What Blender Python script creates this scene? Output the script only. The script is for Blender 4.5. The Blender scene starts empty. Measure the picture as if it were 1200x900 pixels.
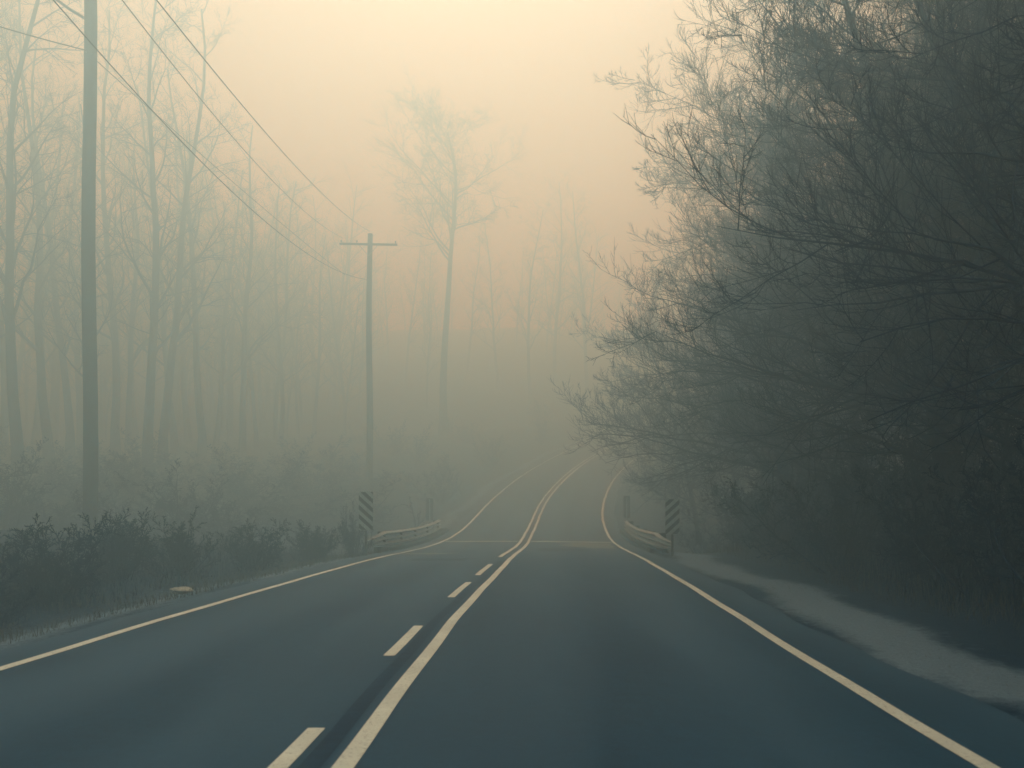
import bpy, math, random
import numpy as np

# ------------------------------------------------------------------ scene, camera, light
random.seed(7)
sc = bpy.context.scene
COL = sc.collection
EYE = 1.39                                   # eye height over the road
R = math.radians

# road centre line sampled every 2 m: x, y, z relative to the eye, heading
ROAD = [(-1.03,0.00,-1.39,0.025),(-0.98,2.00,-1.51,0.030),(-0.92,4.00,-1.62,0.035),(-0.85,6.00,-1.73,0.040),(-0.77,8.00,-1.84,0.044),(-0.68,9.99,-1.94,0.048),(-0.58,11.99,-2.05,0.051),(-0.47,13.99,-2.16,0.054),(-0.36,15.99,-2.27,0.056),(-0.25,17.98,-2.39,0.057),(-0.14,19.98,-2.51,0.057),(-0.03,21.98,-2.64,0.056),(0.08,23.97,-2.78,0.054),(0.19,25.97,-2.93,0.054),(0.30,27.97,-3.07,0.054),(0.41,29.96,-3.21,0.054),(0.52,31.96,-3.33,0.055),(0.63,33.96,-3.44,0.056),(0.74,35.95,-3.52,0.057),(0.85,37.95,-3.58,0.060),(0.97,39.95,-3.59,0.064),(1.11,41.94,-3.57,0.070),(1.25,43.94,-3.50,0.078),(1.41,45.93,-3.40,0.089),(1.59,47.92,-3.25,0.103),(1.81,49.91,-3.07,0.121),(2.06,51.90,-2.85,0.142),(2.36,53.87,-2.61,0.167),(2.70,55.84,-2.35,0.194),(3.10,57.80,-2.07,0.221),(3.55,59.75,-1.76,0.250),(4.06,61.69,-1.45,0.279),(4.63,63.60,-1.12,0.310),(5.25,65.50,-0.78,0.340),(5.93,67.38,-0.42,0.371),(6.67,69.24,-0.06,0.402),(7.47,71.08,0.31,0.432),(8.32,72.89,0.69,0.463),(9.23,74.67,1.09,0.494),(10.19,76.42,1.49,0.524),(11.20,78.15,1.90,0.555),(12.27,79.84,2.32,0.586),(13.39,81.50,2.76,0.616),(14.56,83.12,3.20,0.647),(15.78,84.70,3.65,0.678),(17.04,86.25,4.11,0.708),(18.35,87.76,4.58,0.739),(19.71,89.23,5.06,0.770),(21.12,90.66,5.55,0.800),(22.56,92.04,6.05,0.831),(24.05,93.37,6.56,0.862),(25.58,94.67,7.07,0.892),(27.14,95.91,7.60,0.923),(28.75,97.10,8.14,0.954),(30.39,98.25,8.69,0.984),(32.06,99.34,9.24,1.015)]
ROAD = np.array(ROAD, float)
ROAD[:, 2] += EYE
# beyond the traced stretch the road levels out and goes on round the bend
_s = np.arange(0, 2 * len(ROAD), 2.0)
back = [(ROAD[0, 0] - 0.02 * k, -2.0 * k, ROAD[0, 2] + 0.12 * k, ROAD[0, 3]) for k in range(6, 0, -1)]
keep = ROAD[:46].copy()
ext = []
x, y, z, th = keep[-1]
g = (keep[-1, 2] - keep[-2, 2])
for k in range(30):
    th += 0.012; g *= 0.86
    x += 2 * math.sin(th); y += 2 * math.cos(th); z += g
    ext.append((x, y, z, th))
ROAD = np.vstack([np.array(back), keep, np.array(ext)])
S0 = -12.0
ST = S0 + 2.0 * np.arange(len(ROAD))
WL, WR = 3.53, 3.47                          # edge lines left and right of the centre line


def road_at(s):
    return [np.interp(s, ST, ROAD[:, k]) for k in range(4)]


def road_pt(s, u, dz=0.0):
    x, y, z, th = road_at(s)
    return np.stack([x + np.cos(th) * u, y - np.sin(th) * u, z + dz + 0 * np.asarray(u)], -1)


_fine_s = np.arange(S0, ST[-1], 1.0)
_fx, _fy, _fz, _fth = road_at(_fine_s)


def hnoise(x, y, seed=0):
    v = 0
    for k, (f, a) in enumerate(((0.11, 0.5), (0.27, 0.25), (0.61, 0.12), (1.4, 0.06))):
        v = v + a * np.sin(x * f * 6.1 / 2 + 1.7 * k + seed + 1.3 * np.sin(y * f * 2.3 + k)) * np.sin(y * f * 5.3 / 2 + 2.1 * k + seed * 0.7 + 1.1 * np.sin(x * f * 2.9 + k))
    return v


def road_frame(x, y):
    """station, signed lateral distance and smoothed road height at plan points"""
    x = np.atleast_1d(np.asarray(x, float)); y = np.atleast_1d(np.asarray(y, float))
    s = np.empty_like(x); u = np.empty_like(x); zb = np.empty_like(x)
    for i in range(0, len(x), 4000):
        xs, ys = x[i:i + 4000, None], y[i:i + 4000, None]
        d2 = (xs - _fx) ** 2 + (ys - _fy) ** 2
        j = d2.argmin(1)
        s[i:i + 4000] = _fine_s[j]
        w = 1.0 / (d2 + 0.6) ** 3
        zb[i:i + 4000] = (w * _fz).sum(1) / w.sum(1)
        dx = x[i:i + 4000] - _fx[j]; dy = y[i:i + 4000] - _fy[j]
        t = _fth[j]
        lat = dx * np.cos(t) - dy * np.sin(t)
        u[i:i + 4000] = np.sign(lat) * np.sqrt(d2[np.arange(len(j)), j])
    return s, u, zb


def ground(x, y):
    s, u, zb = road_frame(x, y)
    x = np.atleast_1d(np.asarray(x, float)); y = np.atleast_1d(np.asarray(y, float))
    a = np.abs(u)
    left = np.interp(a, [0, 4.0, 4.4, 5.6, 7.5, 12, 30, 120], [-.10, -.10, -.05, -.22, .06, .30, .9, 3.0])
    right = np.interp(a, [0, 4.0, 4.4, 6.0, 8.0, 12, 30, 120], [-.10, -.10, -.03, -.02, .35, 1.0, 2.2, 4.0])
    p = np.where(u < 0, left, right)
    n = hnoise(x, y) * np.clip((a - 4.6) / 6, 0, 1)
    creek = -1.3 * np.exp(-((s - 35) / 4.5) ** 2) * np.clip((a - 4.7) / 1.5, 0, 1)
    hill = 24 * np.tanh(.0125 * np.maximum(0, y - 92 - .25 * np.maximum(0, x))) * np.clip((a - 6) / 10, 0, 1)
    return zb + p + 0.35 * n + creek + hill


def gz(x, y):
    return float(ground([x], [y])[0])


# ------------------------------------------------------------------ small helpers
def tag(o, label=None, cat=None, group=None, kind=None):
    if label: o['label'] = label
    if cat: o['category'] = cat
    if group: o['group'] = group
    if kind: o['kind'] = kind
    return o


def empty(name, loc, rz=0.0):
    o = bpy.data.objects.new(name, None)
    COL.objects.link(o)
    o.empty_display_size = 0.3
    o.location = loc; o.rotation_euler = (0, 0, rz)
    return o


def link(name, me, parent=None):
    o = bpy.data.objects.new(name, me)
    COL.objects.link(o)
    if parent: o.parent = parent
    return o


def copy_tree(o, parent=None):
    c = o.copy(); COL.objects.link(c)
    if parent: c.parent = parent
    for ch in list(o.children):
        copy_tree(ch, c)
    return c


class MB:
    """collects vertices and faces for one mesh"""
    def __init__(self):
        self.v = []; self.f = []; self.n = 0

    def add(self, v, f):
        v = np.asarray(v, float).reshape(-1, 3)
        self.v.append(v)
        self.f += [tuple(int(i) + self.n for i in q) for q in f]
        self.n += len(v)

    def box(self, c, size, rz=0.0, rx=0.0):
        hx, hy, hz = [q / 2 for q in size]
        v = np.array([(sx * hx, sy * hy, sz * hz) for sz in (-1, 1) for sx, sy in ((-1, -1), (1, -1), (1, 1), (-1, 1))])
        if rx:
            c0, s0 = math.cos(rx), math.sin(rx)
            v = np.stack([v[:, 0], v[:, 1] * c0 - v[:, 2] * s0, v[:, 1] * s0 + v[:, 2] * c0], 1)
        c1, s1 = math.cos(rz), math.sin(rz)
        v = np.stack([v[:, 0] * c1 - v[:, 1] * s1, v[:, 0] * s1 + v[:, 1] * c1, v[:, 2]], 1) + np.array(c)
        self.add(v, [(3, 2, 1, 0), (4, 5, 6, 7), (0, 1, 5, 4), (1, 2, 6, 5), (2, 3, 7, 6), (3, 0, 4, 7)])

    def tube(self, pts, rad, sides=8, cap=True):
        pts = np.asarray(pts, float)[None]
        rad = np.broadcast_to(np.asarray(rad, float), (pts.shape[1],))[None]
        v, f = tubes(pts, rad, sides)
        f = [tuple(q) for q in f]
        if cap:
            n = pts.shape[1]
            f += [tuple(range(sides))[::-1], tuple((n - 1) * sides + k for k in range(sides))]
        self.add(v, f)

    def sheet(self, rows):
        """rows: list of equal-length point lists -> grid of quads"""
        rows = [np.asarray(r, float) for r in rows]
        m = len(rows[0])
        f = []
        for i in range(len(rows) - 1):
            for j in range(m - 1):
                f.append((i * m + j, i * m + j + 1, (i + 1) * m + j + 1, (i + 1) * m + j))
        self.add(np.concatenate(rows), f)

    def mesh(self, name, mat, smooth=False):
        me = bpy.data.meshes.new(name)
        me.from_pydata(np.concatenate(self.v).tolist(), [], self.f)
        me.materials.append(mat)
        if smooth:
            me.polygons.foreach_set('use_smooth', [True] * len(me.polygons))
        me.update()
        return me

    def build(self, name, mat, parent=None, smooth=False):
        return link(name, self.mesh(name, mat, smooth), parent)


def tubes(P, Rr, sides):
    """P (N,n,3) centre lines, Rr (N,n) radii -> vertices, quads"""
    N, n, _ = P.shape
    T = np.empty_like(P)
    T[:, 1:-1] = P[:, 2:] - P[:, :-2]
    T[:, 0] = P[:, 1] - P[:, 0]; T[:, -1] = P[:, -1] - P[:, -2]
    T /= np.linalg.norm(T, axis=2, keepdims=True) + 1e-9
    ref = np.where(np.abs(T[:, :1, 2:3]) > 0.8, np.array([1.0, 0.13, 0]), np.array([0.1, 0.07, 1.0]))
    A = np.cross(T, np.broadcast_to(ref, T.shape)); A /= np.linalg.norm(A, axis=2, keepdims=True) + 1e-9
    B = np.cross(T, A)
    ang = np.arange(sides) * 2 * math.pi / sides
    V = P[:, :, None, :] + Rr[:, :, None, None] * (A[:, :, None, :] * np.cos(ang)[None, None, :, None] + B[:, :, None, :] * np.sin(ang)[None, None, :, None])
    V = V.reshape(-1, 3)
    base = (np.arange(N) * n * sides)[:, None, None] + (np.arange(n - 1) * sides)[None, :, None]
    k = np.arange(sides)[None, None, :]; k2 = (k + 1) % sides
    F = np.stack(np.broadcast_arrays(base + k, base + k2, base + sides + k2, base + sides + k), -1).reshape(-1, 4)
    return V, F


def fast_mesh(name, chunks, mat, smooth=True):
    """chunks: list of (V, F) with faces all of one size per chunk"""
    me = bpy.data.meshes.new(name)
    V = []; loops = []; starts = []; off = 0; ls = 0
    for v, f in chunks:
        f = np.asarray(f, np.int64)
        V.append(v); loops.append((f + off).ravel())
        starts.append(ls + np.arange(len(f)) * f.shape[1])
        off += len(v); ls += f.size
    V = np.concatenate(V); loops = np.concatenate(loops); starts = np.concatenate(starts)
    me.vertices.add(len(V)); me.vertices.foreach_set('co', V.astype(np.float32).ravel())
    me.loops.add(len(loops)); me.loops.foreach_set('vertex_index', loops.astype(np.int32))
    me.polygons.add(len(starts)); me.polygons.foreach_set('loop_start', starts.astype(np.int32))
    me.update(calc_edges=True)
    me.validate()
    if smooth:
        me.polygons.foreach_set('use_smooth', np.ones(len(me.polygons), bool))
    me.materials.append(mat)
    return me


# ------------------------------------------------------------------ materials
def new_mat(name):
    m = bpy.data.materials.new(name); m.use_nodes = True
    nt = m.node_tree
    return m, nt, nt.nodes['Principled BSDF']


def noise(nt, scale, detail=4, rough=0.6, coord='Object', vec=None):
    n = nt.nodes.new('ShaderNodeTexNoise')
    n.inputs['Scale'].default_value = scale; n.inputs['Detail'].default_value = detail
    n.inputs['Roughness'].default_value = rough
    if vec is None:
        tc = nt.nodes.new('ShaderNodeTexCoord'); vec = tc.outputs[coord]
    nt.links.new(vec, n.inputs['Vector'])
    return n.outputs['Fac']


def ramp(nt, fac, stops):
    r = nt.nodes.new('ShaderNodeValToRGB')
    while len(r.color_ramp.elements) < len(stops): r.color_ramp.elements.new(0.5)
    for e, (p, c) in zip(r.color_ramp.elements, stops):
        e.position = p; e.color = (c[0], c[1], c[2], 1)
    nt.links.new(fac, r.inputs[0])
    return r.outputs[0]


def mix(nt, fac, a, b, mode='MIX'):
    m = nt.nodes.new('ShaderNodeMix'); m.data_type = 'RGBA'; m.blend_type = mode
    for sock, val in ((m.inputs[0], fac), (m.inputs[6], a), (m.inputs[7], b)):
        if hasattr(val, 'is_output'): nt.links.new(val, sock)
        elif isinstance(val, (int, float)): sock.default_value = val
        else: sock.default_value = (*val, 1)
    return m.outputs[2]


def bump(nt, bsdf, fac, strength, dist=0.02):
    b = nt.nodes.new('ShaderNodeBump'); b.inputs['Strength'].default_value = strength
    b.inputs['Distance'].default_value = dist
    nt.links.new(fac, b.inputs['Height']); nt.links.new(b.outputs[0], bsdf.inputs['Normal'])


def mottled(name, c0, c1, scale, rough=0.9, bmp=0.3, detail=5, spec=0.2):
    m, nt, b = new_mat(name)
    f = noise(nt, scale, detail)
    nt.links.new(ramp(nt, f, [(0.3, c0), (0.7, c1)]), b.inputs['Base Color'])
    b.inputs['Roughness'].default_value = rough
    b.inputs['Specular IOR Level'].default_value = spec
    if bmp: bump(nt, b, f, bmp)
    return m


M = {}
# asphalt: fine aggregate, broad worn wheel tracks, patches
m, nt, b = new_mat('asphalt')
tc = nt.nodes.new('ShaderNodeTexCoord')
fine = noise(nt, 38, 4, 0.8, vec=tc.outputs['Object'])
mp = nt.nodes.new('ShaderNodeMapping'); mp.inputs['Scale'].default_value = (1.1, 0.10, 1)
nt.links.new(tc.outputs['Object'], mp.inputs[0])
streak = noise(nt, 1.0, 4, 0.6, vec=mp.outputs[0])
broad = noise(nt, 0.35, 4, 0.6, vec=tc.outputs['Object'])
base = ramp(nt, fine, [(0.28, (.001, .031, .076)), (0.72, (.011, .076, .150))])
med = noise(nt, 7, 5, .75, vec=tc.outputs['Object'])
base = mix(nt, ramp(nt, med, [(.40, (0, 0, 0)), (.72, (1, 1, 1))]), base, mix(nt, .55, base, (.001, .018, .042)))
base = mix(nt, ramp(nt, streak, [(.38, (0, 0, 0)), (.66, (1, 1, 1))]), base, mix(nt, .5, base, (.026, .092, .168)))
base = mix(nt, ramp(nt, broad, [(.45, (0, 0, 0)), (.70, (1, 1, 1))]), base, mix(nt, .45, base, (.002, .030, .074)))
ua = nt.nodes.new('ShaderNodeAttribute'); ua.attribute_name = 'across'


def mth(op, a_, b_=None):
    q = nt.nodes.new('ShaderNodeMath'); q.operation = op
    for s_, v_ in zip(q.inputs, (a_, b_)):
        if v_ is None: continue
        if hasattr(v_, 'is_output'): nt.links.new(v_, s_)
        else: s_.default_value = v_
    return q.outputs[0]


track = mth('MULTIPLY', mth('ADD', mth('MULTIPLY', mth('COSINE', mth('MULTIPLY', mth('SUBTRACT', mth('ABSOLUTE', ua.outputs['Fac']), .92), 3.75)), .5), .5), mth('ADD', streak, .2))
base = mix(nt, mth('MULTIPLY', track, .75), base, (.036, .100, .172))     # wheel tracks worn paler
nt.links.new(base, b.inputs['Base Color'])
b.inputs['Roughness'].default_value = .74
b.inputs['Specular IOR Level'].default_value = .12
bump(nt, b, fine, .35, .006)
M['asphalt'] = m

# road paint: cream white, worn through in flecks
m, nt, b = new_mat('road_paint')
f1 = noise(nt, 34, 5, .75); f2 = noise(nt, 2.2, 3, .6)
paint = ramp(nt, f2, [(.3, (.57, .61, .57)), (.7, (.72, .77, .71))])
nt.links.new(mix(nt, ramp(nt, f1, [(.54, (0, 0, 0)), (.70, (.75, .75, .75))]), paint, (.05, .08, .10)), b.inputs['Base Color'])
b.inputs['Roughness'].default_value = .8
M['paint'] = m
M['concrete'] = mottled('joint_concrete', (.34, .37, .33), (.50, .53, .46), 3.0, .85, .2)
M['patch_pale'] = mottled('pale_patch', (.10, .14, .14), (.20, .24, .22), 2.0, .9, .2)
M['patch'] = mottled('asphalt_patch', (.003, .024, .064), (.009, .046, .098), 8.0, .8, .3, spec=.1)
M['kerb'] = mottled('shaded_kerb', (.012, .032, .042), (.035, .06, .068), 4, .95, .4, spec=.1)  # kerb concrete, painted dark for the shade under the rails
M['tar'] = mottled('crack_tar', (.001, .010, .026), (.004, .018, .040), 8.0, .9, 0, spec=.05)
# ground: leaf litter and dead grass; a gravelly strip runs by the road (attribute 'strip')
m, nt, b = new_mat('forest_floor')
n1 = noise(nt, .8, 6, .65); n2 = noise(nt, 9, 5, .7); n3 = noise(nt, 40, 3, .7)
litter = mix(nt, n1, ramp(nt, n2, [(.3, (.002, .022, .060)), (.7, (.010, .046, .100))]), ramp(nt, n2, [(.3, (.004, .028, .066)), (.7, (.020, .060, .115))]))
gravel = ramp(nt, n3, [(.25, (.08, .14, .21)), (.75, (.20, .31, .41))])
at = nt.nodes.new('ShaderNodeAttribute'); at.attribute_name = 'strip'
e = nt.nodes.new('ShaderNodeMath'); e.operation = 'MULTIPLY_ADD'
nt.links.new(n2, e.inputs[0]); e.inputs[1].default_value = .9
nt.links.new(at.outputs['Fac'], e.inputs[2])
nt.links.new(mix(nt, ramp(nt, e.outputs[0], [(.62, (0, 0, 0)), (1.15, (1, 1, 1))]), litter, gravel), b.inputs['Base Color'])
b.inputs['Roughness'].default_value = .95; b.inputs['Specular IOR Level'].default_value = .1
bump(nt, b, n2, .8, .06)
M['ground'] = m
M['bark'] = mottled('bark', (.002, .028, .080), (.008, .052, .125), 6, .95, .6, spec=.1)
M['twig'] = mottled('twig_bark', (.002, .028, .080), (.008, .050, .125), 3, .95, 0, spec=.1)
M['dead_leaf'] = mottled('withered_leaf', (.002, .030, .080), (.009, .054, .125), 2.5, .9, 0, spec=.1)
M['dry_grass'] = mottled('dry_grass', (.05, .075, .075), (.14, .155, .14), 1.2, .9, 0, spec=.1)
M['pole_wood'] = mottled('weathered_pole_wood', (.010, .026, .034), (.030, .048, .054), 4, .9, .3, spec=.1)
M['steel'] = mottled('galvanised_steel', (.16, .21, .23), (.36, .40, .40), 5, .5, .05, spec=.4)
M['sign_back'] = mottled('dull_aluminium', (.06, .08, .09), (.10, .12, .13), 6, .6, .0, spec=.3)
M['sign_black'] = mottled('black_sheeting', (.012, .022, .03), (.02, .03, .038), 10, .6, 0)
M['sign_pale'] = mottled('pale_sheeting', (.34, .40, .38), (.48, .54, .50), 10, .6, 0)
M['cable'] = mottled('black_cable', (.010, .016, .020), (.016, .022, .026), 2, .7, 0)
M['porcelain'] = mottled('porcelain', (.06, .08, .09), (.09, .11, .12), 5, .3, 0)
M['stone'] = mottled('pale_stone', (.20, .23, .22), (.46, .48, .43), 12, .9, .4)

# ------------------------------------------------------------------ the ground
gx = np.concatenate([np.arange(-150, -40, 6.0), np.arange(-40, -12, 1.6), np.arange(-12, 24, .5), np.arange(24, 60, 1.8), np.arange(60, 151, 6.0)])
gy = np.concatenate([np.arange(-30, 0, 3.0), np.arange(0, 50, .5), np.arange(50, 100, 1.5), np.arange(100, 221, 6.0)])
GX, GY = np.meshgrid(gx, gy)
px, py = GX.ravel(), GY.ravel()
ps, pu, _ = road_frame(px, py)
pz = ground(px, py)
ny, nx = GX.shape
idx = np.arange(ny * nx).reshape(ny, nx)
GF = np.stack([idx[:-1, :-1], idx[:-1, 1:], idx[1:, 1:], idx[1:, :-1]], -1).reshape(-1, 4)
me = fast_mesh('ground', [(np.stack([px, py, pz], 1), GF)], M['ground'])
wob = .18 * np.sin(ps * .55) + .12 * np.sin(ps * 1.3 + 1)
strip = np.where(pu > 0, np.exp(-((pu - 4.9 - wob) / .42) ** 2) * np.clip((31 - ps) / 3, 0, 1), .55 * np.exp(-((pu + 4.9 + wob) / .55) ** 2))
me.attributes.new('strip', 'FLOAT', 'POINT').data.foreach_set('value', strip.astype(np.float32))
tag(link('ground', me), kind='structure')

# ------------------------------------------------------------------ road and its markings
s_all = np.concatenate([np.arange(-11.5, 70, .5), np.arange(70, ST[-1] - 1, 1.0)])
us = np.array([-4.25, -4.15, -3.0, -1.8, 0, 1.8, 3.0, 4.15, 4.25])
crown = np.array([-.16, -.02, -.01, 0, .012, 0, -.01, -.02, -.16])
wig = lambda s, k: .05 * np.sin(s * .8 + k) + .035 * np.sin(s * 2.3 + 2 * k)
mb = MB()
rows = []
for s in s_all:
    u = us.copy(); u[:2] += wig(s, 0); u[-2:] += wig(s, 3)
    rows.append(road_pt(s, u, crown))
mb.sheet(rows)
road = tag(mb.build('road', M['asphalt'], smooth=False), kind='structure')
road.data.attributes.new('across', 'FLOAT', 'POINT').data.foreach_set('value', np.tile(us, len(s_all)).astype(np.float32))


def crown_z(u):
    return np.interp(u, us[1:-1], crown[1:-1])


def ribbon(mb, s0, s1, u, w, dz=.006, step=.5, wander=.012, k=0.0):
    n = max(2, int((s1 - s0) / step) + 1)
    rows = []
    for s in np.linspace(s0, s1, n):
        c = u + wander * math.sin(s * .45 + k) + wander * .5 * math.sin(s * 1.7 + k)
        uu = np.array([c - w / 2, c + w / 2])
        rows.append(road_pt(s, uu, crown_z(uu) + dz))
    mb.sheet(rows)


end = ST[-1] - 2
mb = MB(); ribbon(mb, -11, end, -WL, .115, k=1); tag(mb.build('left_edge_line', M['paint']), kind='structure')
mb = MB(); ribbon(mb, -11, end, WR, .115, k=2); tag(mb.build('right_edge_line', M['paint']), kind='structure')
mb = MB(); ribbon(mb, -11, end, 0.0, .118, k=0); tag(mb.build('centre_line', M['paint']), kind='structure')
mb = MB(); ribbon(mb, 22.8, end, -.33, .115, k=0)
for a_, b_ in ((-6.0, -4.2), (-1.4, .6), (3.1, 5.25), (7.75, 9.6), (12.5, 14.9), (16.4, 19.6)):
    ribbon(mb, a_, b_, -.34, .108, k=0)
tag(mb.build('centre_line_passing_side', M['paint']), kind='structure')
# bridge joints and road repairs
mb = MB()
for s0, s1, u0, u1 in ((34.6, 35.15, -3.40, -.42), (34.6, 35.15, .1, 3.36)):
    rows = [road_pt(s, np.linspace(u0, u1, 9), crown_z(np.linspace(u0, u1, 9)) + .004) for s in np.linspace(s0, s1, 3)]
    mb.sheet(rows)
tag(mb.build('bridge_joint', M['concrete']), kind='structure')
mb = MB()
rows = []
for s in np.linspace(30.2, 34.2, 9):
    e0 = 1.5 + .25 * math.sin(s * 2.1) + (.5 if s < 31 else 0); e1 = 3.25 + .08 * math.sin(s * 3)
    uu = np.linspace(e0, e1, 6); rows.append(road_pt(s, uu, crown_z(uu) + .003))
mb.sheet(rows)
rows = []
for s in np.linspace(24.6, 25.6, 4):
    uu = np.linspace(-3.35, -1.9 + .2 * math.sin(s * 5), 6); rows.append(road_pt(s, uu, crown_z(uu) + .003))
mb.sheet(rows)
tag(mb.build('pale_road_patch', M['patch_pale']), kind='structure')
mb = MB()
for s0, s1, u0, u1 in ((27.2, 29.6, .5, 2.2), (21.0, 22.0, -2.6, -1.0)):
    rows = []
    for s in np.linspace(s0, s1, 7):
        uu = np.linspace(u0 + .1 * math.sin(3 * s), u1 + .15 * math.sin(4 * s + 1), 6); rows.append(road_pt(s, uu, crown_z(uu) + .002))
    mb.sheet(rows)
tag(mb.build('dark_road_patch', M['patch']), kind='structure')
mb = MB(); ribbon(mb, -10, 21, -.19, .12, .003, .5, .02, 0)
tag(mb.build('road_seam', M['patch']), kind='structure')

mb = MB()
for sd in (-1, 1):                               # low kerbs under the bridge rails, the rails' shade put into their colour
    rows = []
    for s in np.linspace(27.0, 40.8, 15):
        rows.append([road_pt(s, sd * u_, h_) for u_, h_ in ((4.08, -.10), (4.09, .10), (4.14, .13), (4.62, .13), (4.66, .08), (4.66, -.9))])
    mb.sheet(rows if sd < 0 else [r[::-1] for r in rows])
tag(mb.build('bridge_kerb', M['kerb']), kind='structure')

# ------------------------------------------------------------------ guardrails on the bridge
def guardrail(side):
    root_s = 34.0
    o = road_pt(root_s, side * 4.5)
    root = empty('guardrail', o)
    prof = []                                    # three-ridged rail: (depth towards the road, height)
    for k in range(25):
        t = k / 24
        prof.append((.075 * math.cos(t * 3 * 2 * math.pi + math.pi) * (1 if .04 < t < .96 else .4), .13 + .50 * t))
    mb = MB()
    rows = []
    ss = np.linspace(27.4, 40.2, 27)
    for s in ss:
        u = side * (4.34 if side > 0 else 4.42)
        pts = [road_pt(s, u - side * d, h) - o for d, h in prof]
        pts += [road_pt(s, u - side * d + side * .012, h) - o for d, h in prof[::-1]]
        pts.append(pts[0])
        rows.append(pts)
    mb.sheet(rows)
    mb.build('rail', M['steel'], root, smooth=False)
    mb = MB()
    rows = []
    for t in np.linspace(0, 1, 7):               # flared end piece dips and turns away from the road
        s = 27.4 - 1.5 * t
        u = side * ((4.34 if side > 0 else 4.42) + .34 * t * t)
        pts = [road_pt(s, u - side * d * (1 - .6 * t), .13 + (h - .13) * (1 - .52 * t) - .02 * t) - o for d, h in prof]
        pts += [road_pt(s, u - side * d * (1 - .6 * t) + side * .012, .13 + (h - .13) * (1 - .52 * t) - .02 * t) - o for d, h in prof[::-1]]
        pts.append(pts[0])
        rows.append(pts)
    mb.sheet(rows)
    mb.build('end_terminal', M['steel'], root)
    for s in (27.6, 30.6, 33.6, 36.7, 39.8):
        mb = MB()
        x, y, z, th = road_at(s)
        p = road_pt(s, side * 4.60) - o
        mb.box(p + np.array([0, 0, .05]), (.11, .16, 1.1), -float(th))
        mb.box(p + np.array([-side * .12 * math.cos(th), side * .12 * math.sin(th), .42]), (.13, .14, .34), -float(th))
        mb.build('post', M['pole_wood'], root)
    return root


tag(guardrail(-1), 'corrugated steel guardrail on the bridge edge in front of the misty crossarm pole', 'guardrail', 'bridge guardrails')
tag(guardrail(1), 'corrugated steel guardrail on the bridge edge under the overhanging thicket trees', 'guardrail', 'bridge guardrails')


# ------------------------------------------------------------------ hazard markers at the bridge ends
def marker(x, y, top, h, w, lean, slope, back=False):
    z0 = gz(x, y)
    root = empty('hazard_marker', (x, y, z0), lean)
    mb = MB()
    face = .0 if not back else .05
    mb.box((0, .03 if not back else -.03, (top - z0) / 2 - .1), (.06, .045, top - z0 + .1))
    mb.build('post', M['steel'] if back else M['pole_wood'], root)
    zc = top - h / 2 - z0
    mb = MB()                                    # panel with clipped corners
    c = .04
    out = [(-w / 2 + c, -h / 2), (w / 2 - c, -h / 2), (w / 2, -h / 2 + c), (w / 2, h / 2 - c), (w / 2 - c, h / 2), (-w / 2 + c, h / 2), (-w / 2, h / 2 - c), (-w / 2, -h / 2 + c)]
    yb = .0 if not back else .012
    fr = [(a, yb - .004, zc + b_) for a, b_ in out]; bk = [(a, yb + .004, zc + b_) for a, b_ in out]
    n = len(out)
    mb.add(fr + bk, [tuple(range(n)), tuple(range(2 * n - 1, n - 1, -1))] + [(i, i + n, (i + 1) % n + n, (i + 1) % n) for i in range(n)])
    pan = mb.build('panel', M['sign_back'] if back else M['sign_pale'], root)
    if not back:                                 # diagonal dark bands, clipped to the panel rectangle
        mb = MB()
        bw = .135; rise = slope * w
        k = -h / 2 - abs(rise)
        while k < h / 2 + abs(rise):
            poly = [(-w / 2 + .006, k - rise / 2), (w / 2 - .006, k + rise / 2), (w / 2 - .006, k + rise / 2 + bw), (-w / 2 + .006, k - rise / 2 + bw)]
            lo, hi = -h / 2 + .012, h / 2 - .012
            for lim, sg in ((lo, 1), (hi, -1)):
                res = []
                for i in range(len(poly)):
                    p, q = poly[i], poly[(i + 1) % len(poly)]
                    ip, iq = sg * (p[1] - lim) >= 0, sg * (q[1] - lim) >= 0
                    if ip: res.append(p)
                    if ip != iq:
                        t = (lim - p[1]) / (q[1] - p[1]); res.append((p[0] + t * (q[0] - p[0]), lim))
                poly = res
                if not poly: break
            if len(poly) >= 3:
                mb.add([(a, -.0075, zc + b_) for a, b_ in poly], [tuple(range(len(poly)))])
            k += 2 * bw
        mb.build('stripes', M['sign_black'], root)
    return root


def lvl(py_, y):                                 # height of a picture row at a given distance, used to size the markers
    return EYE + (535 - py_) * y / 1000


tag(marker(-4.28, 25.0, lvl(576, 25), 1.14, .42, R(6), -.9), 'striped hazard marker before the bridge, with weeds round it, beside the scrub', 'sign', 'striped bridge markers')
tag(marker(4.70, 25.0, lvl(584.5, 25), 1.04, .42, R(-4), .9), 'striped hazard marker before the bridge, standing against the dark thicket', 'sign', 'striped bridge markers')
tag(marker(-4.05, 42.0, lvl(584, 42), 1.1, .34, R(3), .9, True), 'hazard marker seen from its plain back, at the far bridge end beside the sapling', 'sign', 'bridge markers seen from behind')
tag(marker(5.65, 42.0, lvl(581, 42), 1.1, .32, R(-7), .9, True), 'hazard marker seen from its plain back, at the far bridge end near the hanging branches', 'sign', 'bridge markers seen from behind')

# ------------------------------------------------------------------ utility poles and wires
FARP = np.array([-9.39, 56.0])


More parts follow.
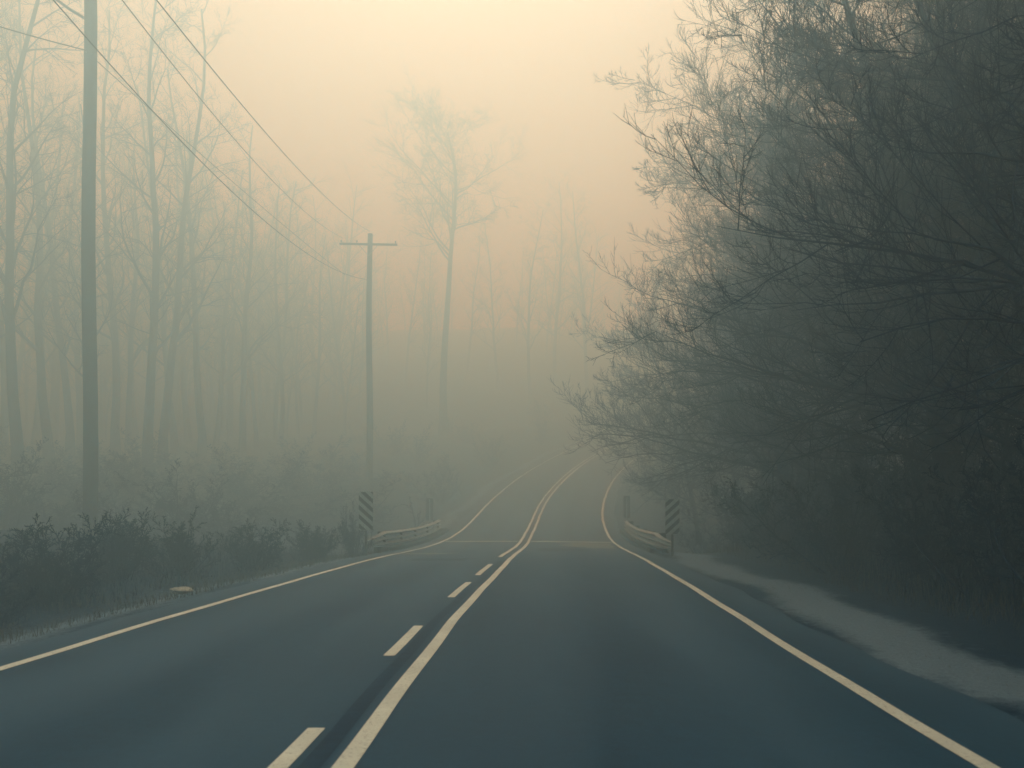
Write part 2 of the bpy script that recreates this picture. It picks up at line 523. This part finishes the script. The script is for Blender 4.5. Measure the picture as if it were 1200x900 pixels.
def pole(x, y, top, r0, r1, arm_z, arm_len, arm_rz, tilt=0):
    z0 = gz(x, y) - .3
    root = empty('utility_pole', (x, y, z0))
    mb = MB()
    hs = np.linspace(0, top - z0, 9)
    mb.tube([(.05 * math.sin(h * .4) + tilt * h, 0, h) for h in hs], np.linspace(r0, r1, 9), 12)
    mb.build('shaft', M['pole_wood'], root, smooth=True)
    if arm_z:
        mb = MB(); mb.box((0, -.17, arm_z - z0), (arm_len, .10, .13), arm_rz)
        a = mb.build('crossarm', M['pole_wood'], root)
        mb = MB()
        for sx in (-1, 1):
            mb.tube([(sx * .62, -.17, arm_z - z0 - .05), (0, -.17, arm_z - z0 - .75)], .018, 5)
        mb.build('brace', M['steel'], root)
        for q in (-.47, -.2, .47):
            mb = MB()
            bx, by = q * arm_len * math.cos(arm_rz), q * arm_len * math.sin(arm_rz) - .17
            mb.tube([(bx, by, arm_z - z0 + h) for h in (.06, .12, .13, .17, .18, .22, .25)], [.02, .02, .055, .05, .06, .045, .02], 8)
            mb.build('insulator', M['porcelain'], root)
    return root


P1 = pole(FARP[0], FARP[1], EYE + (535 - 274) * 56 / 1000, .22, .16, EYE + (535 - 287) * 56 / 1000, 3.75, R(4), .004)
tag(P1, 'misty utility pole with a crossarm beyond the guardrail', 'utility pole')
P2 = pole(-15.84, 32.0, EYE + 19.0, .27, .22, None, 0, 0)
mb = MB(); mb.tube([(0, -.10, EYE + 15.05 - P2.location.z), (0, -.26, EYE + 15.07 - P2.location.z)], .03, 6); mb.build('clamp', M['steel'], P2)
mb = MB(); mb.tube([(-.15, -.05, EYE + 16.4 - P2.location.z), (-.74, -.1, EYE + 16.75 - P2.location.z), (-1.35, -.14, EYE + 17.2 - P2.location.z), (-1.92, -.16, EYE + 17.9 - P2.location.z)], .055, 6); mb.build('bracket', M['steel'], P2)
tag(P2, 'thick dark pole rising out of the roadside scrub past the top of the picture', 'utility pole')


def wire(a, b_, sag, r=.013, n=60):
    a = np.array(a); b_ = np.array(b_)
    mb = MB()
    pts = []
    for t in np.linspace(0, 1, n):
        p = a + (b_ - a) * t; p[2] -= 4 * sag * t * (1 - t); pts.append(p)
    mb.tube(pts, r, 5)
    return mb.build('power_line', M['cable'])


pp = lambda px_, py_, y=56.0: ((px_ - 600) * y / 1000, y, EYE + (535 - py_) * y / 1000)
tag(wire(pp(433, 271), (-5.69, -12.1, 8.48 + EYE), 1.9, .013), 'highest thin wire, running from the top of the misty pole', 'wire', 'overhead wires')
tag(wire(pp(402, 279), (-7.77, -12.1, 13.5 + EYE), 2.95, .013), 'second highest wire, running from the tip of the misty crossarm', 'wire', 'overhead wires')
tag(wire(pp(434, 328), (-10.9, -12.1, 17.6 + EYE), 4.78, .015), 'lowest wire, meeting the misty pole below its crossarm', 'wire', 'overhead wires')
ck = np.array([-15.84, 31.62, EYE + 15.07])
tag(wire(pp(404, 322), ck, .2, .016), 'cable strung between the misty pole and the thick dark pole', 'wire', 'overhead wires')
tag(wire(ck, (-26.6, 16.0, EYE + 15.4), .8, .02), 'thick cable leading off the dark pole to the picture corner', 'wire', 'overhead wires')


# ------------------------------------------------------------------ bare trees
def unit(v):
    return v / (np.linalg.norm(v, axis=-1, keepdims=True) + 1e-9)


def grow(rng, start, d, length, rad, nseg, wander, trop, taper=.25):
    N = len(start)
    P = np.empty((N, nseg + 1, 3)); Rr = np.empty((N, nseg + 1))
    P[:, 0] = start; d = unit(d)
    step = (length / nseg)[:, None]
    for k in range(nseg):
        d = unit(d + rng.normal(0, wander, (N, 3)) + np.asarray(trop) / nseg)
        P[:, k + 1] = P[:, k] + d * step
    for k in range(nseg + 1):
        Rr[:, k] = rad * (1 - (1 - taper) * k / nseg)
    return P, Rr


def sprout(rng, P, Rr, m, t0, t1, ang, ang_sd, ratio, rmin, bias=(0, 0, 0), rr=.55, tip_shrink=.5):
    """m children on every parent curve -> start, dir, length, radius"""
    N, n, _ = P.shape
    t = (t0 + (t1 - t0) * (np.arange(m)[None, :] + rng.random((N, m))) / m)
    f = t * (n - 1); i = np.minimum(f.astype(int), n - 2); w = (f - i)[..., None]
    rows = np.arange(N)[:, None]
    st = P[rows, i] * (1 - w) + P[rows, i + 1] * w
    tg = unit(P[rows, i + 1] - P[rows, i])
    rad = (Rr[rows, i] * (1 - w[..., 0]) + Rr[rows, i + 1] * w[..., 0]) * rr
    ref = np.where(np.abs(tg[..., 2:3]) > .9, np.array([1.0, 0, 0]), np.array([0, 0, 1.0]))
    A = unit(np.cross(tg, np.broadcast_to(ref, tg.shape))); B = np.cross(tg, A)
    az = rng.random((N, m)) * 2 * math.pi + np.arange(m)[None] * 2.4
    side = A * np.cos(az)[..., None] + B * np.sin(az)[..., None]
    a = np.radians(rng.normal(ang, ang_sd, (N, m)))[..., None]
    d = unit(tg * np.cos(a) + side * np.sin(a) + np.asarray(bias))
    plen = np.linalg.norm(P[:, 1:] - P[:, :-1], axis=2).sum(1)[:, None]
    ln = plen * ratio * (1 - tip_shrink * (t - t0) / (t1 - t0 + 1e-6)) * rng.uniform(.6, 1.25, (N, m))
    return st.reshape(-1, 3), d.reshape(-1, 3), ln.ravel(), np.maximum(rad.ravel(), rmin)


def tree_meshes(name, seed, h, r, t_lo=.35, limbs=14, br=8, tw=8, tl=4, limb_ang=48, limb_ratio=.42, bias=(0, 0, 0), limb_trop=(0, 0, .35),
                trunk_trop=(0, 0, .2), stems=1, spread=0.0, rtw=.006, wander=.10, leaves=0, leaf=.05, fork=True, lean=(0, 0, 1), twtrop=(0, 0, .1), tip=.5, limb_rr=.55):
    rng = np.random.default_rng(seed)
    st = np.zeros((stems, 3)); dr = np.tile(np.array(lean, float), (stems, 1))
    if stems > 1:
        st[:, :2] = rng.normal(0, .12 * r * 10 * .3 + .05, (stems, 2)); dr[:, :2] += rng.normal(0, spread, (stems, 2))
    st[:, 2] = -.25
    hh = h * (np.ones(stems) if stems == 1 else rng.uniform(.6, 1.0, stems))
    rr0 = r * hh / h
    P0, R0 = grow(rng, st, dr, hh, rr0, 12, .05 if stems == 1 else .09, trunk_trop, .18)
    R0[:, 0] *= 1.45; R0[:, 1] *= 1.08
    P1, R1 = grow(rng, *sprout(rng, P0, R0, limbs, t_lo, .99, limb_ang, 12, limb_ratio, .014 * h / 12, bias, limb_rr, tip), 10, wander * 1.15, limb_trop, .05)
    P2, R2 = grow(rng, *sprout(rng, P1, R1, br, .18, 1.0, 46, 14, .45, rtw * 1.6, np.array(bias) * .35, .6), 5, wander * 1.2, (0, 0, .15), .3)
    P3, R3 = grow(rng, *sprout(rng, P2, R2, tw, .15, 1.0, 42, 15, .5, rtw, (0, 0, .05), .6), 4, wander * 1.4, twtrop, .45)
    trunk = [tubes(P0, R0, 9), tubes(P1, R1, 6)]
    crown = [tubes(P2, R2, 4), tubes(P3, R3, 3)]
    last = P3
    if tl:
        P4, R4 = grow(rng, *sprout(rng, P3, R3, tl, .2, 1.0, 40, 15, .6, rtw * .7, (0, 0, .05), .7), 2, wander * 1.4, twtrop, .5)
        crown.append(tubes(P4, R4, 3)); last = P4
    tm = fast_mesh(name + '_trunk', trunk, M['bark'])
    cm = fast_mesh(name + '_crown', crown, M['twig'])
    lm = None
    if leaves:
        n = last.shape[0] * leaves
        k = rng.integers(0, last.shape[0], n); t = rng.random((n, 1))
        c = last[k, 0] * (1 - t) + last[k, -1] * t
        a = unit(rng.normal(0, 1, (n, 3))); b_ = unit(np.cross(a, rng.normal(0, 1, (n, 3))))
        sz = leaf * rng.uniform(.5, 1.3, (n, 1))
        V = np.stack([c - a * sz, c + b_ * sz * .28, c + a * sz, c - b_ * sz * .28 + .2 * sz * np.cross(a, b_)], 1).reshape(-1, 3)
        lm = fast_mesh(name + '_leaves', [(V, np.arange(n * 4).reshape(-1, 4))], M['dead_leaf'], False)
    return tm, cm, lm


def plant(kind, meshes, x, y, rz=0.0, scale=1.0, label=None, cat='tree', group=None, sink=.1, parts=('trunk', 'crown', 'foliage'), tilt=(0, 0)):
    o = empty(kind, (x, y, gz(x, y) - sink), rz)
    o.rotation_euler = (tilt[0], tilt[1], rz)
    o.scale = (scale,) * 3 if np.isscalar(scale) else scale
    for p, mm in zip(parts, meshes):
        if mm is not None: link(p, mm, o)
    return tag(o, label, cat, group)


X = lambda px_, y: (px_ - 600) * y / 1000

# --- the tall wood on the left
tall = [tree_meshes('tall_tree_%d' % k, 20 + k, 21, .20, t_lo=.24, limbs=20, br=7, tw=6, tl=2, limb_ang=40, limb_ratio=.24, limb_trop=(0, 0, .45), rtw=.008, limb_rr=.45) for k in range(4)]
LEFT = [  # picture column, distance, prototype, scale, label
    (24, 49, 0, 1.63, 'bare tree at the picture edge, between the thick dark pole and the frame'),
    (174, 54, 1, 1.63, 'bare tree with the darkest trunk beside the thick dark pole'),
    (190, 61, 2, 1.63, 'slender bare trunk close behind the dark trunk next to the thick pole'),
    (236, 66, 3, 1.52, 'pale misty trunk midway between the thick pole and the crossarm pole'),
    (284, 71, 0, 1.39, 'misty bare tree under the wires, where the wood begins to thin'),
    (328, 80, 2, 1.17, 'shorter misty bare tree under the lowest wire'),
    (368, 86, 1, 1.03, 'forked misty tree just short of the crossarm pole'),
    (396, 98, 3, 0.90, 'low faint tree right behind the crossarm tip'),
    (60, 59, 2, 1.63, 'misty bare tree showing between the dark pole and the picture edge'),
    (136, 67, 3, 1.63, 'faint tall trunk just behind the thick dark pole'),
]
for c, y, k, s_, lab in LEFT:
    plant('bare_tree', tall[k], X(c, y), y, random.uniform(0, 6.28), s_, lab, group='bare trees in the wood left of the road')
GL = 'far trees of the misty wood left of the road'
for c, y, k, s_ in ((-60, 53, 1, 1.50), (-20, 69, 0, 1.50), (6, 64, 3, 1.50), (40, 75, 1, 1.50), (95, 76, 0, 1.50), (82, 65, 2, 1.50), (112, 57, 1, 1.16), (160, 83, 2, 1.50), (150, 72, 0, 1.36), (206, 72, 1, 1.50),
                    (222, 83, 2, 1.50), (262, 90, 3, 1.50), (252, 76, 1, 1.22), (308, 92, 0, 1.25), (300, 78, 3, 0.95), (345, 102, 2, 1.09), (350, 86, 0, 0.82), (-90, 65, 2, 1.50), (48, 99, 1, 1.50), (120, 99, 2, 1.50), (250, 105, 0, 1.50),
                    (182, 109, 3, 1.50), (415, 111, 1, 1.01), (455, 118, 0, 0.87), (-140, 53, 3, 1.50), (210, 95, 0, 1.50), (15, 86, 2, 1.50), (385, 102, 2, 0.82), (325, 95, 1, 1.02), (60, 86, 3, 1.50)):
    plant('bare_tree', tall[k], X(c, y), y, random.uniform(0, 6.28), s_, 'faint far tree deep in the misty wood left of the road', group=GL)
# the tall round-headed tree in the gap over the road
round_tree = tree_meshes('round_tree', 53, 22.5, .30, t_lo=.56, limbs=24, br=9, tw=8, tl=5, limb_ang=46, limb_ratio=.33, limb_trop=(0, 0, .35), rtw=.010, tip=.15, limb_rr=.45, trunk_trop=(0, 0, .6))
plant('bare_tree', round_tree, X(519, 84), 84, .4, 1.36, 'tall faint tree with a spreading head, standing alone in the mist beyond the crossarm pole')
GM = 'ghostly trees in the mist past the bend'
for c, y, k, s_ in ((584, 104, 1, .95), (622, 98, 0, 1.1), (652, 104, 2, 1.25), (476, 108, 3, .9), (690, 100, 1, 1.2), (548, 112, 2, .9), (500, 98, 0, .7)):
    plant('bare_tree', tall[k], X(c, y), y, random.uniform(0, 6.28), s_, 'ghostly bare tree almost lost in the mist past the bend', group=GM)

# the far wood closing the view: too far and too many to tell apart
rng = np.random.default_rng(17)
P0, R0 = grow(rng, np.array([[0, 0, -.5]]), np.array([[0, 0, 1.0]]), np.array([22.0]), np.array([.2]), 10, .04, (0, 0, .2), .2)
P1, R1 = grow(rng, *sprout(rng, P0, R0, 26, .2, .99, 45, 12, .26, .03, (0, 0, 0), .45, .5), 5, .1, (0, 0, .4), .3)
P2, R2 = grow(rng, *sprout(rng, P1, R1, 8, .15, 1.0, 44, 14, .5, .018), 3, .14, (0, 0, .2), .4)
one = [tubes(P0, R0, 6), tubes(P1, R1, 4), tubes(P2, R2, 3)]
ch = []
for k in range(210):
    if k < 90: x_, y_ = rng.uniform(-95, 40), rng.uniform(106, 150)
    else: y_ = rng.uniform(84, 125); x_ = (rng.uniform(-120, 430) - 600) * y_ / 1000
    z_ = gz(x_, y_); a = rng.random() * 6.28; s_ = rng.uniform(.6, 1.25) * (1 if y_ < 108 else .72)
    ca, sa = math.cos(a) * s_, math.sin(a) * s_
    for V, F in one:
        ch.append((np.stack([V[:, 0] * ca - V[:, 1] * sa + x_, V[:, 0] * sa + V[:, 1] * ca + y_, V[:, 2] * s_ + z_], 1), F))
o = link('far_wood', fast_mesh('far_wood', ch, M['bark'], False))
tag(o, 'far bare wood closing the view behind the mist', 'wood', kind='stuff')

# --- the tangled trees leaning over the road on the right
def right_tree(seed, h, r, bx=-.35, limbs=30, **kw):
    a = dict(t_lo=.10, limbs=limbs, br=12, tw=9, tl=7, limb_ang=60, limb_ratio=.44, bias=(bx, -.04, .0), limb_trop=(-.1, 0, .12), rtw=.0052, wander=.10, lean=(-.08, 0, 1), tip=.35, limb_rr=.36, twtrop=(0, 0, .45))
    a.update(kw)
    return tree_meshes('thicket_tree_%d' % seed, seed, h, r, **a)


RT = [right_tree(61, 12.5, .16), right_tree(62, 13.5, .19), right_tree(63, 12, .15, bx=-.28), right_tree(64, 14, .2, bx=-.25), right_tree(65, 11, .14, bx=-.4)]
RIGHT = [
    (8.5, 38.5, 4, .92, 'farthest of the leaning trees, its twigs hanging over the bend of the road'),
    (9.8, 33, 0, .93, 'bare tree leaning out over the road just past the striped marker'),
    (8.9, 27, 1, 1.0, 'tangled bare tree arching over the near end of the guardrail'),
    (9.0, 21.5, 2, 1.0, 'dense bare tree rising behind the gravel verge near the striped marker'),
    (8.8, 17, 3, 1.0, 'dark bare tree whose long boughs sweep down over the verge'),
    (8.6, 13, 4, 1.05, 'low dark tree crowding the verge, with drooping twigs'),
    (8.6, 9.6, 1, .95, 'nearest dark tree at the picture edge, filling the upper corner'),
]
for x_, y_, k, s_, lab in RIGHT:
    plant('bare_tree', RT[k], x_, y_, random.uniform(-.25, .25), s_, lab, group='bare trees along the verge')
GR = 'trees deeper in the thicket'
for x_, y_, k, s_ in ((13, 37, 1, 1.1), (12.5, 30, 3, 1.15), (13.2, 24, 0, 1.15), (12.4, 19, 4, 1.25), (12.6, 14.6, 2, 1.2), (12, 10.5, 3, 1.1), (17, 34, 2, 1.3), (17, 27, 1, 1.3), (17, 20, 3, 1.3),
                      (18, 43, 0, 1.2), (22, 38, 3, 1.3), (22, 30, 4, 1.4), (14.5, 46, 4, 1.1), (11.5, 7.4, 0, 1.05), (10.6, 34.5, 2, 1.0), (10.8, 25.5, 4, 1.1), (10.6, 16, 0, 1.1), (10.4, 12, 2, 1.15), (9.8, 5.6, 3, 1.0), (14, 7, 1, 1.2), (10.8, 41, 0, .9), (10.6, 20, 1, 1.1), (9.5, 1.5, 1, 1.0), (14.5, 2, 3, 1.2), (16, 12, 1, 1.3)):  # the nearest ones, out of view, are added to block sky light
    plant('bare_tree', RT[k], x_, y_, random.uniform(-.5, .5), s_, 'bare tree deeper in the dark thicket, hidden among other branches', group=GR)

opaque = [tree_meshes('opaque_tree_%d' % k, 140 + k, 13, .2, t_lo=.22, limbs=30, br=8, tw=6, tl=0, limb_ang=66, limb_ratio=.46, limb_trop=(0, 0, .25), rtw=.006, wander=.1, leaves=14, leaf=.10, tip=.25, limb_rr=.4) for k in range(2)]  # leafy prototypes made dense enough to block light
# unseen dense trees added beside and behind the viewpoint to shade the near road
EP = ('trunk', 'crown', 'foliage')
for x_, y_, k, s_ in ((6.9, -1.5, 0, 1.0), (6.8, -7, 1, 1.05), (7.0, -13, 0, 1.1), (7.2, -20, 1, 1.1), (-7.4, -3.5, 1, 1.0), (-7.2, -9, 0, 1.05), (-7.4, -15.5, 1, 1.1), (-7.6, -22, 0, 1.1), (-14, -1, 0, 1.2), (13, -5, 1, 1.2), (-13, -10, 1, 1.2), (13, -13, 0, 1.2),
                      (-13.5, 4.5, 0, 1.0), (0.2, -28, 1, 1.2), (11, 3.5, 1, 1.05)):
    plant('dense_tree', opaque[k], x_, y_, random.uniform(0, 6), s_, 'dense tree added out of view to shade the near stretch of road', 'tree', 'added shade trees beside the near stretch of road', .1, EP)
for x_, y_, k, s_ in ((13.4, 8.5, 0, 1.0), (13.6, 13, 1, .95), (14.6, 17.5, 0, 1.0), (16, 23, 1, 1.0), (18, 10, 1, 1.2), (20, 16, 0, 1.2), (19, 29, 0, 1.05)):
    plant('dense_tree', opaque[k], x_, y_, random.uniform(0, 6), s_, 'dark dense tree deep in the thicket right of the road, behind the bare trees', 'tree', 'dense trees deep in the thicket', .1, EP)

# --- scrub
bush = [tree_meshes('bush_%d' % k, 80 + k, 1.6, .018, t_lo=.12, limbs=11, br=8, tw=6, tl=0, stems=13, spread=.5, limb_ang=36, limb_ratio=.5, rtw=.004, wander=.14, leaves=2, leaf=.016) for k in range(3)]
BP = ('stems', 'twigs', 'foliage')
LB = [  # x, y, proto, scale
    (-6.0, 20.0, 0, .92, 'dark rounded bush standing highest in the scrub before the striped marker'),
    (-5.4, 23.2, 1, .85, 'dark bush right beside the striped marker and guardrail'),
    (-6.9, 17.6, 2, .95, 'ragged bush behind the pale stone in the scrub'),
    (-7.3, 16.0, 1, .95, 'ragged bush at the foot of the thick dark pole'),
    (-7.0, 13.0, 0, 1.0, 'broad dark bush at the left picture edge'),
]
for x_, y_, k, s_, lab in LB:
    plant('bush', bush[k], x_, y_, random.uniform(0, 6), s_, lab, 'bush', 'bushes on the verge left of the road', 0.05, BP)
for x_, y_, k, s_ in ((-8.2, 11.0, 2, 1.0), (-8.4, 18.5, 0, .9), (-10.5, 17.2, 0, 1.0), (-10, 22, 1, .9), (-10.8, 12.6, 2, 1.1), (-6.6, 10.6, 1, .75),
                      (-6.2, 27, 1, .9), (-8.6, 26, 0, .9), (-6.6, 8.6, 0, .8), (-8.4, 8.6, 1, 1.0)):
    plant('bush', bush[k], x_, y_, random.uniform(0, 6), s_ * random.uniform(.4, .85), 'low dark bush in the tangle of scrub left of the road', 'bush', 'bushes in the scrub left of the road', 0.05, BP)
dense = [tree_meshes('thicket_bush_%d' % k, 90 + k, 2.9, .024, t_lo=.08, limbs=11, br=7, tw=6, tl=0, stems=9, spread=.38, limb_ang=42, limb_ratio=.42, rtw=.0045, wander=.15, leaves=3, leaf=.022) for k in range(3)]
GT = 'bushes of the thicket right of the road'
i = 0
for y_ in np.arange(4.5, 33, 1.75):
    for off in (6.9, 8.7, 10.9):
        s_, u_ = y_ + random.uniform(-.6, .6), off + random.uniform(-.35, .45) + (.35 if y_ > 22 else 0)
        q = road_pt(s_, u_)
        plant('thicket_bush', dense[i % 3], float(q[0]), float(q[1]), random.uniform(0, 6), random.uniform(.7, 1.0) * (1.0 if off < 8 else 1.25), 'tall tangled bush in the dark thicket right of the road', 'bush', GT, .08, BP)
        i += 1
# undergrowth inside the left wood and on the slope beyond the bridge
GU = 'undergrowth bushes inside the misty wood left of the road'
for n_, c in enumerate(range(-70, 440, 14)):
    y_ = 33 + (n_ * 7 % 5) * 5.5 + random.uniform(-2, 2) + max(0, c - 250) * .05
    plant('thicket_bush', dense[n_ % 3], X(c, y_), y_, random.uniform(0, 6), (random.uniform(1.4, 2.2),) * 2 + (random.uniform(.8, 1.5) * (1 if c < 300 else .7),), 'misty undergrowth bush among the trunks of the wood left of the road', 'bush', GU, .1, BP)
GV = 'bushes on the misty slope beyond the bridge'
for n_, (u_, s_) in enumerate(((-6.5, 52), (-8, 58), (-7, 65), (-9.5, 70), (-7.5, 76), (-12, 62), (-14, 74), (-11, 82), (-16, 66), (-19, 78), (-8, 88), (-22, 70), (-14, 90), (-26, 80), (-18, 56), (-12.5, 50))):
    q = road_pt(s_, u_)
    plant('thicket_bush', dense[n_ % 3], float(q[0]), float(q[1]), random.uniform(0, 6), random.uniform(.8, 1.3), 'faint bush on the misty slope beyond the bridge, left of the bend', 'bush', GV, .1, BP)
sap = tree_meshes('sapling', 71, 3.1, .028, t_lo=.25, limbs=9, br=4, tw=3, tl=0, stems=2, spread=.10, limb_ang=35, limb_ratio=.25, rtw=.006, wander=.12)
plant('sapling', sap, X(486, 38), 38, 0, 1.0, 'thin two-stemmed sapling behind the far end of the guardrail', 'sapling', parts=('stems', 'twigs', 'foliage'))
plant('bush', bush[2], -4.75, 25.6, 1.0, (.5, .5, 1.15), 'tall weedy tuft growing up against the back of the striped marker', 'bush', parts=BP)

# pale stone lying in the scrub
import bmesh
bm = bmesh.new(); bmesh.ops.create_icosphere(bm, subdivisions=3, radius=1)
for v in bm.verts:
    v.co *= 1 + .07 * math.sin(13 * v.co.x + 5 * v.co.y) * math.sin(11 * v.co.z + 3) + .16 * math.sin(3.1 * v.co.x + 1) * math.sin(2.7 * v.co.y) + .1 * math.sin(5 * v.co.z + 2 * v.co.x)
    v.co.x *= .17; v.co.y *= .15; v.co.z *= .055
me = bpy.data.meshes.new('stone'); bm.to_mesh(me); bm.free(); me.materials.append(M['stone'])
o = link('stone', me); xs, ys = X(213, 13.5), 13.5
o.location = (xs, ys, gz(xs, ys) + .10)
tag(o, 'small pale flat stone lying in the scrub', 'stone')

# --- dead grass and leaf litter along both verges
rng = np.random.default_rng(5)
def blades(n, smin, smax, umin, umax, hmin, hmax, w):
    s_ = smin + (smax - smin) * rng.random(n) ** 1.3
    u_ = rng.uniform(umin, umax, n)
    x_, y_, z_, th_ = road_at(s_)
    bx = x_ + np.cos(th_) * u_; by = y_ - np.sin(th_) * u_
    bz = ground(bx, by)
    h_ = rng.uniform(hmin, hmax, n) * (.6 + .8 * (hnoise(bx * 3, by * 3) + .5).clip(0, 1))
    a = rng.random(n) * 6.283; l = rng.uniform(.2, 1.1, n)
    dx, dy = np.cos(a), np.sin(a)
    wv = np.stack([-dy, dx, 0 * dx], 1) * w
    b0 = np.stack([bx, by, bz - .02], 1)
    m1 = b0 + np.stack([dx * l * h_ * .3, dy * l * h_ * .3, h_ * .6], 1)
    t1 = b0 + np.stack([dx * l * h_, dy * l * h_, h_], 1)
    V = np.stack([b0 - wv, b0 + wv, m1 + wv * .7, m1 - wv * .7, t1], 1).reshape(-1, 3)
    k = np.arange(n)[:, None] * 5
    return V, np.concatenate([k + np.array([0, 1, 2, 3])], 0), np.concatenate([k + np.array([3, 2, 4])], 0)
def grass_mesh(name, sets, mat):
    ch = []
    for V, q, t in sets:
        ch.append((V, q)); 
        ch.append((V, t))
    return fast_mesh(name, ch, mat, False)
o = link('dead_grass', grass_mesh('dead_grass', [blades(2500, 2, 34, 4.6, 6.3, .01, .05, .004), blades(7000, 2, 34, 6.0, 8.0, .06, .35, .004),
                                                 blades(9000, 2, 34, -6.2, -4.5, .03, .20, .004)], M['dry_grass']))
tag(o, 'thin dead grass growing along both verges', 'grass', kind='stuff')
o = link('scrub_weeds', grass_mesh('scrub_weeds', [blades(16000, 4, 34, -11, -5.8, .06, .38, .005), blades(12000, 3, 30, 6.4, 12, .15, .7, .006)], M['dead_leaf']))
tag(o, 'dark dead weeds filling the ground under the bushes', 'weeds', kind='stuff')

# ------------------------------------------------------------------ the fog
mb = MB(); mb.box((0, 92, 21.0), (304, 262, 51.0))
fog = bpy.data.materials.new('fog'); fog.use_nodes = True
nt = fog.node_tree; nt.nodes.clear()
out = nt.nodes.new('ShaderNodeOutputMaterial'); pv = nt.nodes.new('ShaderNodeVolumePrincipled')
pv.inputs['Color'].default_value = (.50, .745, .90, 1); pv.inputs['Density'].default_value = .036
pv.inputs['Absorption Color'].default_value = (.97, .68, 0, 1)
pv.inputs['Anisotropy'].default_value = .72
nt.links.new(pv.outputs[0], out.inputs['Volume'])
tag(mb.build('haze', fog), 'pale even fog filling the whole road and wood', 'fog', kind='stuff')

# ------------------------------------------------------------------ sky and sun
SUN_EL, SUN_AZ = R(56), R(-4)              # the sun stands ahead, a little left of the road, behind the fog
w = bpy.data.worlds.new('World'); sc.world = w; w.use_nodes = True
nt = w.node_tree; bg = nt.nodes['Background']
sky = nt.nodes.new('ShaderNodeTexSky'); sky.sky_type = 'NISHITA'; sky.sun_disc = False
sky.sun_elevation = SUN_EL; sky.sun_rotation = SUN_AZ
sky.dust_density = 3.0; sky.air_density = 1.0
bw = nt.nodes.new('ShaderNodeRGBToBW'); nt.links.new(sky.outputs[0], bw.inputs[0])
tint = nt.nodes.new('ShaderNodeVectorMath'); tint.operation = 'SCALE'      # an overcast: the sky's brightness, its blue taken by warm cloud
tint.inputs[0].default_value = (.945,1.0,.91); nt.links.new(bw.outputs[0], tint.inputs['Scale'])
nt.links.new(tint.outputs[0], bg.inputs['Color'])
bg.inputs['Strength'].default_value = .12
L = bpy.data.lights.new('sun', 'SUN'); L.energy = .5; L.angle = R(14); L.color = (.97,1.0,.86)
lo = bpy.data.objects.new('sun', L); COL.objects.link(lo)
from mathutils import Vector
dv = Vector((math.sin(SUN_AZ) * math.cos(SUN_EL), math.cos(SUN_AZ) * math.cos(SUN_EL), math.sin(SUN_EL)))
lo.rotation_euler = dv.to_track_quat('Z', 'Y').to_euler(); lo.location = dv * 80

cam = bpy.data.cameras.new('camera'); co = bpy.data.objects.new('camera', cam); COL.objects.link(co)
cam.sensor_width = 36; cam.lens = 30; cam.shift_y = 85 / 1200
cam.clip_end = 1000; cam.clip_start = .05
co.location = (0, 0, EYE); co.rotation_euler = (R(90), 0, 0)
sc.camera = co
cam.dof.use_dof = True; cam.dof.focus_distance = 28; cam.dof.aperture_fstop = 2.4

sc.view_settings.view_transform = 'Standard'; sc.view_settings.look = 'None'
sc.view_settings.gamma = 1; sc.view_settings.use_curve_mapping = False
sc.view_settings.exposure = .55
sc.render.engine = 'CYCLES'
c = sc.cycles
c.use_denoising = True
try: c.denoiser = 'OPENIMAGEDENOISE'
except Exception: pass
c.max_bounces = 8; c.diffuse_bounces = 2; c.glossy_bounces = 2; c.transmission_bounces = 2; c.volume_bounces = 8; c.transparent_max_bounces = 8
c.caustics_reflective = False; c.caustics_refractive = False
c.sample_clamp_indirect = 6
sc.render.filter_size = 1.6 if hasattr(sc.render, 'filter_size') else 1.5
